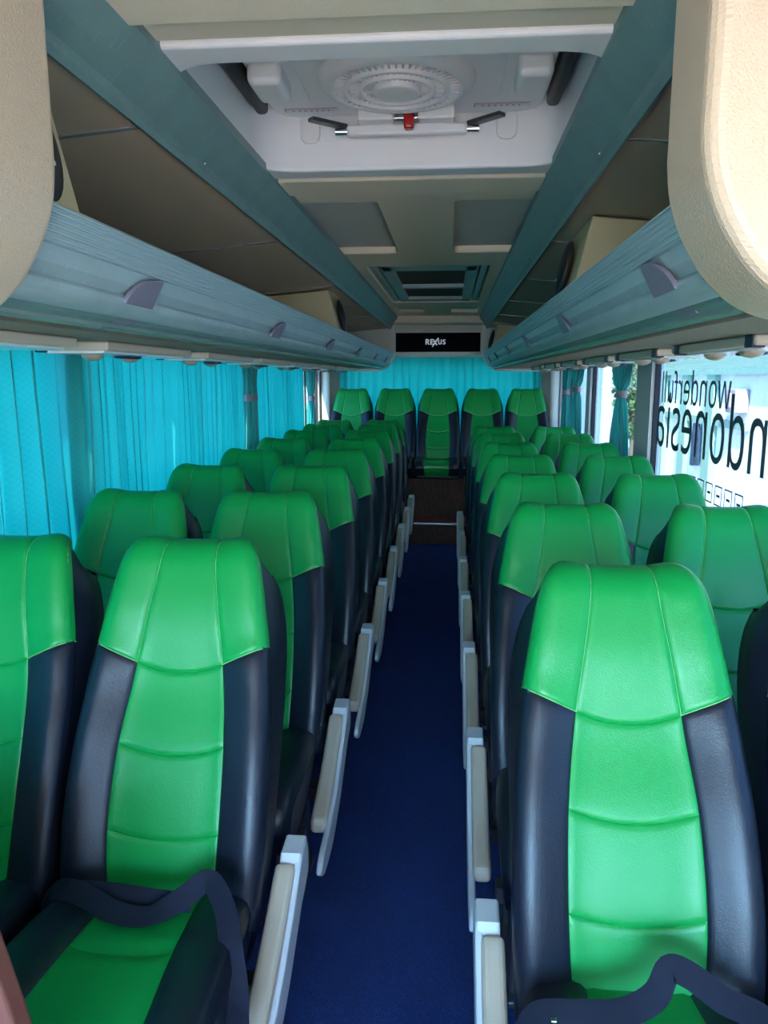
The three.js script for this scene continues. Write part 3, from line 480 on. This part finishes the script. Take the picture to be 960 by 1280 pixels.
function makeSeat(arm, bench) {
  const s = new THREE.Group(); s.name = 'seat_model';
  for (const g of seatGeo.centre) part('backrest_panel', g, M.green, s);
  part('headrest_panel', seatGeo.headC, M.green, s);
  for (const g of seatGeo.headW) part('headrest_wing', g, M.green, s);
  for (const g of seatGeo.bolster) part('side_bolster', g, M.navy, s, 'navy leather side bolster');
  for (const g of seatGeo.gusset) part('side_gusset', g, M.navy, s, 'navy leather side gusset');
  part('back_shell', seatGeo.shell, M.shell, s, 'dark back shell'); part('shell_top', seatGeo.shellTop, M.shell, s);
  for (const g of seatGeo.piping) part('seam_piping', g, M.stitch, s, 'pale green seam piping');
  for (const g of seatGeo.edging) part('edge_piping', g, M.stitch, s, 'pale green edge stitching');
  for (const g of seatGeo.edgingDark) part('bolster_stitching', g, M.stitchDark, s);
  for (const g of seatGeo.cCentre) part('cushion_panel', g, M.green, s);
  for (const g of seatGeo.cBolster) part('cushion_bolster', g, M.navy, s, 'navy leather cushion side');
  for (const g of seatGeo.cSide) part('cushion_side', g, M.navy, s);
  seatGeo.cFront.forEach((g, i) => part('cushion_front', g, i === 1 ? M.green : M.navy, s)); part('seat_tub', seatGeo.tub, M.shell, s); if (!bench) for (const g of seatGeo.beam) part('seat_beam', g, M.metal, s);
  if (!bench) for (const x of [-0.16, 0.16]) part('leg', seatGeo.leg, M.metal, s).position.x = x;
  if (arm) { const a = part('armrest', seatGeo.armBase(arm), M.armGrey, s, 'light grey armrest shell'); part('armrest_pad', seatGeo.armPad(arm), M.armPad, a, 'beige armrest pad'); }
  return s;
}
const benchSeat = makeSeat(0, true), plainSeat = makeSeat(0), armSeatL = makeSeat(1), armSeatR = makeSeat(-1);
function placeSeat(model, x, y, z, label, group) { const s = model.clone(); s.name = numbered('bus_seat'); s.position.set(x, y, z); scene.add(s); return tag(s, label, 'seat', group); }
const seatAt = {};
rowsL.forEach((z, i) => {
  seatAt['La' + i] = placeSeat(armSeatL, -0.466, 0, z, `green and navy leather aisle seat in the ${ORD[i]} row on the curtained side`, 'seats on the curtained side');
  seatAt['Lw' + i] = placeSeat(plainSeat, i === 1 ? -0.905 : -0.912, 0, z, `green and navy leather window seat in the ${ORD[i]} row beside the closed curtains`, 'seats on the curtained side');
});
rowsR.forEach((z, i) => {
  seatAt['Ra' + i] = placeSeat(armSeatR, 0.460, 0, z, `green and navy leather aisle seat in the ${ORD[i]} row on the lettered window side`, 'seats on the lettered window side');
  seatAt['Rw' + i] = placeSeat(plainSeat, 0.915, 0, z, `green and navy leather window seat in the ${ORD[i]} row on the lettered window side`, 'seats on the lettered window side');
});
['in the corner on the curtained side', 'between the curtained-side corner seat and the middle', 'in the middle, facing the aisle', 'between the middle and the window-side corner seat', 'in the corner on the lettered window side'].forEach((t, i) =>
  placeSeat(benchSeat, -0.875 + i * 0.4375, 0.265, -7.89, `green and navy leather rear bench seat ${t}`, 'five seats of the rear row'));

// lap belts lying on the two front aisle seats
function ribbon(pts, w) { // pts: [x, y, z, twist], flat strap with thickness
  const c = new THREE.CatmullRomCurve3(pts.map((p) => V(p[0], p[1], p[2])), false, 'centripetal'), n = 60, tw = curveOf(pts.map((p, i) => [i / (pts.length - 1), p[3]]));
  const pos = (t, e, k) => { const p = c.getPoint(t), d = c.getTangent(t), up = V(0, 1, 0), side = new THREE.Vector3().crossVectors(d, up).normalize(), nn = new THREE.Vector3().crossVectors(side, d).normalize(), a = tw(t); const dir = side.clone().multiplyScalar(Math.cos(a)).addScaledVector(nn, Math.sin(a)), out = side.clone().multiplyScalar(-Math.sin(a)).addScaledVector(nn, Math.cos(a)); return p.addScaledVector(dir, e * w / 2).addScaledVector(out, k * 0.0008); };
  const loop = [[-1, -1], [-0.5, -1], [0, -1], [0.5, -1], [1, -1], [1, 1], [0.5, 1], [0, 1], [-0.5, 1], [-1, 1], [-1, -1]];
  return grid(n, loop.length - 1, (u, v) => { const k = loop[Math.round(v * (loop.length - 1))]; return pos(u, k[0], k[1]); });
}
{
  const b = part('lap_belt', ribbon([[-0.220, 0.40, 0.37, -0.5], [-0.195, 0.462, 0.365, -0.6], [-0.13, 0.480, 0.39, -0.8], [-0.04, 0.470, 0.425, -0.5], [0.03, 0.472, 0.43, -0.35], [0.09, 0.495, 0.40, -0.9], [0.13, 0.520, 0.385, -1.0], [0.175, 0.500, 0.43, -0.5], [0.208, 0.458, 0.50, -0.1], [0.224, 0.41, 0.53, 0.0], [0.226, 0.35, 0.54, 0.1]], 0.042), M.belt, seatAt.La0, 'navy lap belt lying twisted on the seat');
  part('belt_buckle', box(-0.222, -0.208, 0.385, 0.42, 0.36, 0.385, 0.003), M.chrome, b);
  part('lap_belt', ribbon([[-0.16, 0.478, 0.375, -1.0], [-0.05, 0.482, 0.385, -1.1], [0.03, 0.478, 0.39, -1.0], [0.10, 0.475, 0.395, -0.9]], 0.034), M.belt, seatAt.La0, 'second strap behind the belt');
  const c = part('lap_belt', ribbon([[-0.215, 0.41, 0.43, -0.3], [-0.19, 0.470, 0.425, -0.5], [-0.12, 0.476, 0.42, -0.7], [-0.05, 0.480, 0.415, -0.6], [0.0, 0.505, 0.405, -0.8], [0.025, 0.545, 0.392, -1.0], [0.055, 0.535, 0.390, -1.0], [0.11, 0.500, 0.40, -0.8], [0.17, 0.478, 0.405, -0.6], [0.212, 0.44, 0.41, -0.3]], 0.042), M.belt, seatAt.Ra0, 'navy lap belt folded up in a peak');
  part('belt_buckle', box(-0.17, -0.16, 0.486, 0.492, 0.445, 0.455, 0.002), M.chrome, c);
}

// ---------------------------------------------------------------- curtains
function pleats(seed, len, per) { const r = rng(seed), ph = []; let u = 0; const k = []; while (u < len + per) { k.push(u); u += per * (0.6 + 0.8 * r()); } const amp = k.map(() => 0.5 + 0.7 * r()); return (x) => { let i = 0; while (i < k.length - 2 && k[i + 1] < x) i++; const t = clamp((x - k[i]) / (k[i + 1] - k[i])); return lerp(amp[i], amp[i + 1], t) * Math.pow(Math.abs(Math.sin(Math.PI * t)), 0.7) - 0.35; }; }
function pleatPhase(seed, len, per) { const r = rng(seed), k = []; let u = 0; while (u < len + per) { k.push(u); u += per * (0.6 + 0.8 * r()); } return (x) => { let i = 0; while (i < k.length - 2 && k[i + 1] < x) i++; const w = k[i + 1] - k[i]; return w * Math.sin(2 * Math.PI * clamp((x - k[i]) / w)); }; }
function curtainSheet(axis, fixed, sgn, a, b, y0, y1, seed, per = 0.075, amp = 0.022) {
  const p = pleats(seed, Math.abs(b - a), per), p2 = pleats(seed + 50, Math.abs(b - a), per * 2.7), ph = pleatPhase(seed, Math.abs(b - a), per), sd = Math.sign(b - a), n = Math.max(40, Math.round(Math.abs(b - a) / 0.007));
  return grid(n, 14, (u, v) => { const l = u * Math.abs(b - a), y = lerp(y0, y1, v); const d = amp * p(l + 0.008 * Math.sin(v * 3 + seed)) * lerp(1.6, 1.1, v) + amp * 1.0 * p2(l); const w = lerp(a, b, u) + 0.006 * Math.sin(5 * v + l * 9) + sd * 0.21 * ph(l + 0.008 * Math.sin(v * 3 + seed)) * Math.min(1, u * 12, (1 - u) * 12); return axis === 'z' ? V(fixed + sgn * d, y, w) : V(w, y, fixed + sgn * d); }, (u, v) => [u * Math.abs(b - a) * 1.3, v * (y1 - y0)]);
}
const cl = (a, b, seed, label, per, amp) => single('curtain', curtainSheet('z', -1.165, 1, a, b, 0.70, 1.566, seed, per, amp), M.curtain, label, 'curtain', 'side curtains');
cl(-0.40, -1.98, 11, 'closed turquoise curtain beside the front seat row', 0.10, 0.026);
cl(-1.99, -2.58, 12, 'turquoise curtain with deep folds over the first window pillar', 0.14, 0.034);
cl(-2.595, -3.48, 13, 'closed turquoise curtain beside the second and third seat rows', 0.085, 0.020);
cl(-3.495, -4.69, 14, 'closed turquoise curtain beside the fourth seat row', 0.07, 0.018);
cl(-5.05, -6.72, 15, 'closed turquoise curtain beside the fifth to seventh seat rows', 0.075, 0.02);
single('curtain', curtainSheet('x', -8.08, 1, -1.04, 1.04, 0.88, 1.69, 21, 0.085, 0.022), M.curtain, 'pleated turquoise curtain across the rear window', 'curtain');
function bundle(sg, x, z, y0, y1, yt, wTop, wBot, lean, label, pinch = 0.045) {
  const mat = M.curtain;
  const g = thing('tied_curtain', label, 'curtain', 'gathered side curtains', [x, 0, z]);
  const wy = curveOf([[y0, wBot], [lerp(y0, yt, 0.6), wBot * 0.75], [yt - 0.03, pinch], [yt + 0.03, pinch], [lerp(yt, y1, 0.45), wTop * 0.62], [y1, wTop]]);
  const off = curveOf([[y0, lean * 0.6], [yt, lean], [y1, 0]]);
  part('cloth', grid(90, 26, (u, v) => { const y = lerp(y0, y1, v), t = u * Math.PI * 2, w = wy(y), pl = 1 + 0.16 * Math.sin(t * 11 + v * 2) + 0.06 * Math.sin(t * 5); return V(-sg * 0 + Math.cos(t) * Math.min(0.035, w * 0.55) * pl, y, off(y) + Math.sin(t) * w * pl); }), mat, g);
  const tr = grid(40, 4, (u, v) => { const t = u * Math.PI * 2; return V(Math.cos(t) * Math.min(0.042, pinch * 0.55 + 0.008), yt - 0.022 + v * 0.044, off(yt) + Math.sin(t) * (pinch + 0.009)); }); const tm = M.tie.clone(); tm.side = THREE.DoubleSide;
  part('tie_band', tr, tm, g, 'brownish tie band');
}
bundle(-1, -1.158, -4.87, 0.75, 1.566, 1.36, 0.16, 0.17, 0, 'narrow gathered turquoise curtain with grey tie between two closed curtains', 0.12);
bundle(-1, -1.15, -7.02, 0.75, 1.566, 1.30, 0.10, 0.12, 0, 'gathered dark teal curtain at the rear end of the curtained side');
bundle(1, 1.158, -4.86, 0.75, 1.566, 1.385, 0.20, 0.21, 0.0, 'teal curtain tied back by the pillar next to the lettered window');
bundle(1, 1.158, -6.55, 0.75, 1.566, 1.39, 0.22, 0.19, 0.0, 'teal curtain tied back behind the plain side window');
bundle(1, 1.158, -7.12, 0.75, 1.566, 1.36, 0.10, 0.12, 0.0, 'dark teal gathered curtain in the rear corner by the grey post');
// corner posts
for (const [x, l] of [[-1.15, 'grey corner post beside the rear curtain on the curtained side'], [1.15, 'grey rounded corner post beside the rear curtain on the window side']]) single('corner_post', (() => { const c = new THREE.CylinderGeometry(0.045, 0.045, 0.95, 20); c.translate(x, 1.2, -7.85); return c; })(), M.greyPanel, l, 'post');
// brown front partition edge, low beside the first row
{
  const p = thing('front_partition', 'brown padded partition with metal bead in front of the first curtained-side seats', 'partition', null, [0, 0, -0.86]);
  part('panel', prismZ([[1.19, 0.0], [1.19, 0.82], [0.49, 0.82], [0.467, 0.728], [0.443, 0.63], [0.40, 0.40], [0.38, 0.0]], -0.02, 0.02, -1, 0.008), M.brownPanel, p);
  part('bead', tube([V(-0.51, 0.80, 0.021), V(-0.462, 0.63, 0.021), V(-0.42, 0.40, 0.021)], 0.003, 12, 6), M.chrome, p, 'bright metal bead');
}

// ---------------------------------------------------------------- lettering on the side window (read from outside)
{
  const w = thing('window_lettering', 'dark grey mirrored lettering and icon squares stuck on the side window', 'lettering', null, [1.226, 0, 0]);
  const word = (txt, z0, z1, y, size, sy) => { const t = new TextGeometry(txt, { font: fontR, size, depth: 0.0008, curveSegments: 6 }); t.computeBoundingBox(); const b = t.boundingBox; t.translate(-b.min.x, 0, 0); t.scale((z0 - z1) / (b.max.x - b.min.x), sy, 1); t.rotateY(Math.PI / 2); t.translate(0, y, z0); return t; };
  part('upper_word', word('wonderfull', -3.19, -4.20, 1.358, 0.150, 1.0), M.letter, w, 'word wonderfull, mirrored from inside');
  part('lower_word', word('indonesia', -2.71, -4.26, 1.130, 0.275, 1.0), M.letter, w, 'word indonesia, mirrored from inside');
  const sq = []; for (let i = 0; i < 6; i++) { const z = -3.02 - i * 0.115, s = 0.042, t = 0.006; for (const [a, b, c, d] of [[-s, s, s - t, s], [-s, s, -s, -s + t], [-s, -s + t, -s, s], [s - t, s, -s, s]]) sq.push(box(-0.0004, 0.0004, 1.0 + c, 1.0 + d, z + a, z + b)); sq.push(box(-0.0004, 0.0004, 0.995, 1.005, z - 0.02, z + 0.02)); }
  part('icon_squares', merge(sq), M.letter, w, 'row of small outlined icon squares');
}

// ---------------------------------------------------------------- outside
structure('ground', (() => { const g = new THREE.PlaneGeometry(160, 160); g.rotateX(-Math.PI / 2); g.translate(0, -1.2, 0); return g; })(), M.asphalt, 'pale concrete yard outside', 'ground');
{
  const X = 4.6, b = thing('building', 'white building with pale green beams and columns seen through the lettered window', 'building', null, [0, -1.2, 0]);
  part('wall', box(X, X + 5, 0, 6.5, -17, -1), M.outWall, b);
  part('beam', box(X - 0.12, X, 2.74, 3.06, -17, -1), M.outGreen, b, 'pale green beam');
  for (const z of [-2.2, -6.2, -13.65, -15.1, -16.6]) part('column', box(X - 0.10, X, 0, 6.5, z - 0.2, z + 0.2), M.outGreen, b, 'pale green column');
  part('beam', box(X - 0.08, X, 1.9, 2.02, -17, -12), M.outGreen, b);
  for (const [z0, z1] of [[-10, -6.6], [-13, -10.8], [-5.8, -2.6]]) { const w = part('window', box(X - 0.02, X, 3.35, 4.6, z0, z1), M.psuGloss, b); part('window_frame', merge([box(X - 0.05, X, 3.3, 3.36, z0, z1), box(X - 0.05, X, 4.58, 4.65, z0, z1), box(X - 0.05, X, 3.3, 4.65, (z0 + z1) / 2 - 0.03, (z0 + z1) / 2 + 0.03)]), M.white, b); }
  const a = thing('meter_box', 'small pale grey box mounted on the white outside wall', 'box', null, [X - 0.12, 1.14, -12.3]);
  part('case', box(-0.10, 0.11, -0.18, 0.18, -0.20, 0.20, 0.02), M.tie, a); part('cover', box(-0.12, -0.09, -0.10, 0.12, -0.15, 0.04, 0.01), M.tie, a);
  const h = thing('hanging_trousers', 'dark blue trousers hanging against the white outside wall', 'garment', null, [X - 0.06, 0, -14.35]);
  part('leg', prismZ([[-0.21, -0.06], [-0.19, 0.50], [-0.13, 0.68], [-0.03, 0.66], [-0.03, 0.3], [-0.06, -0.06]], -0.02, 0.02).rotateY(Math.PI / 2), M.feet, h); part('leg', prismZ([[0.05, -0.09], [0.02, 0.3], [0.02, 0.66], [0.14, 0.68], [0.19, 0.50], [0.2, -0.09]], -0.02, 0.02).rotateY(Math.PI / 2), M.feet, h);
  const c = thing('outbuilding', 'light blue wall of a building seen through the plain side window', 'building', null, [0, -1.2, 0]);
  part('wall', box(4.2, 9, 0, 3.6, -30, -21.5), M.outBlue, c); part('cornice', box(4.05, 9, 3.6, 3.75, -30.1, -21.4), M.outWall, c);
}
{
  const t = thing('tree', 'leafy green tree outside between the two buildings', 'tree', null, [4.15, -1.2, -17.6]);
  part('trunk', tube([V(0, 0, 0), V(0.05, 1.2, 0), V(-0.05, 2.2, 0.1), V(0, 3.2, 0)], 0.09, 16, 8), M.bark, t);
  const r = rng(77), leaves = [];
  for (let i = 0; i < 1500; i++) { const a = r() * Math.PI * 2, c = 2 * r() - 1, q = 0.35 + 0.65 * Math.cbrt(r()), k = Math.sqrt(1 - c * c); const p = new THREE.CircleGeometry(0.045 + 0.045 * r(), 5); p.scale(0.6, 1, 1); p.rotateX(r() * 3); p.rotateY(r() * 6); p.translate(0.48 * q * k * Math.cos(a), 2.6 + 1.25 * q * c, 0.6 * q * k * Math.sin(a)); leaves.push(p); }
  const f = part('foliage', merge(leaves), M.leaf, t); f.userData.kind = 'stuff';
}

renderer.render(scene, camera);
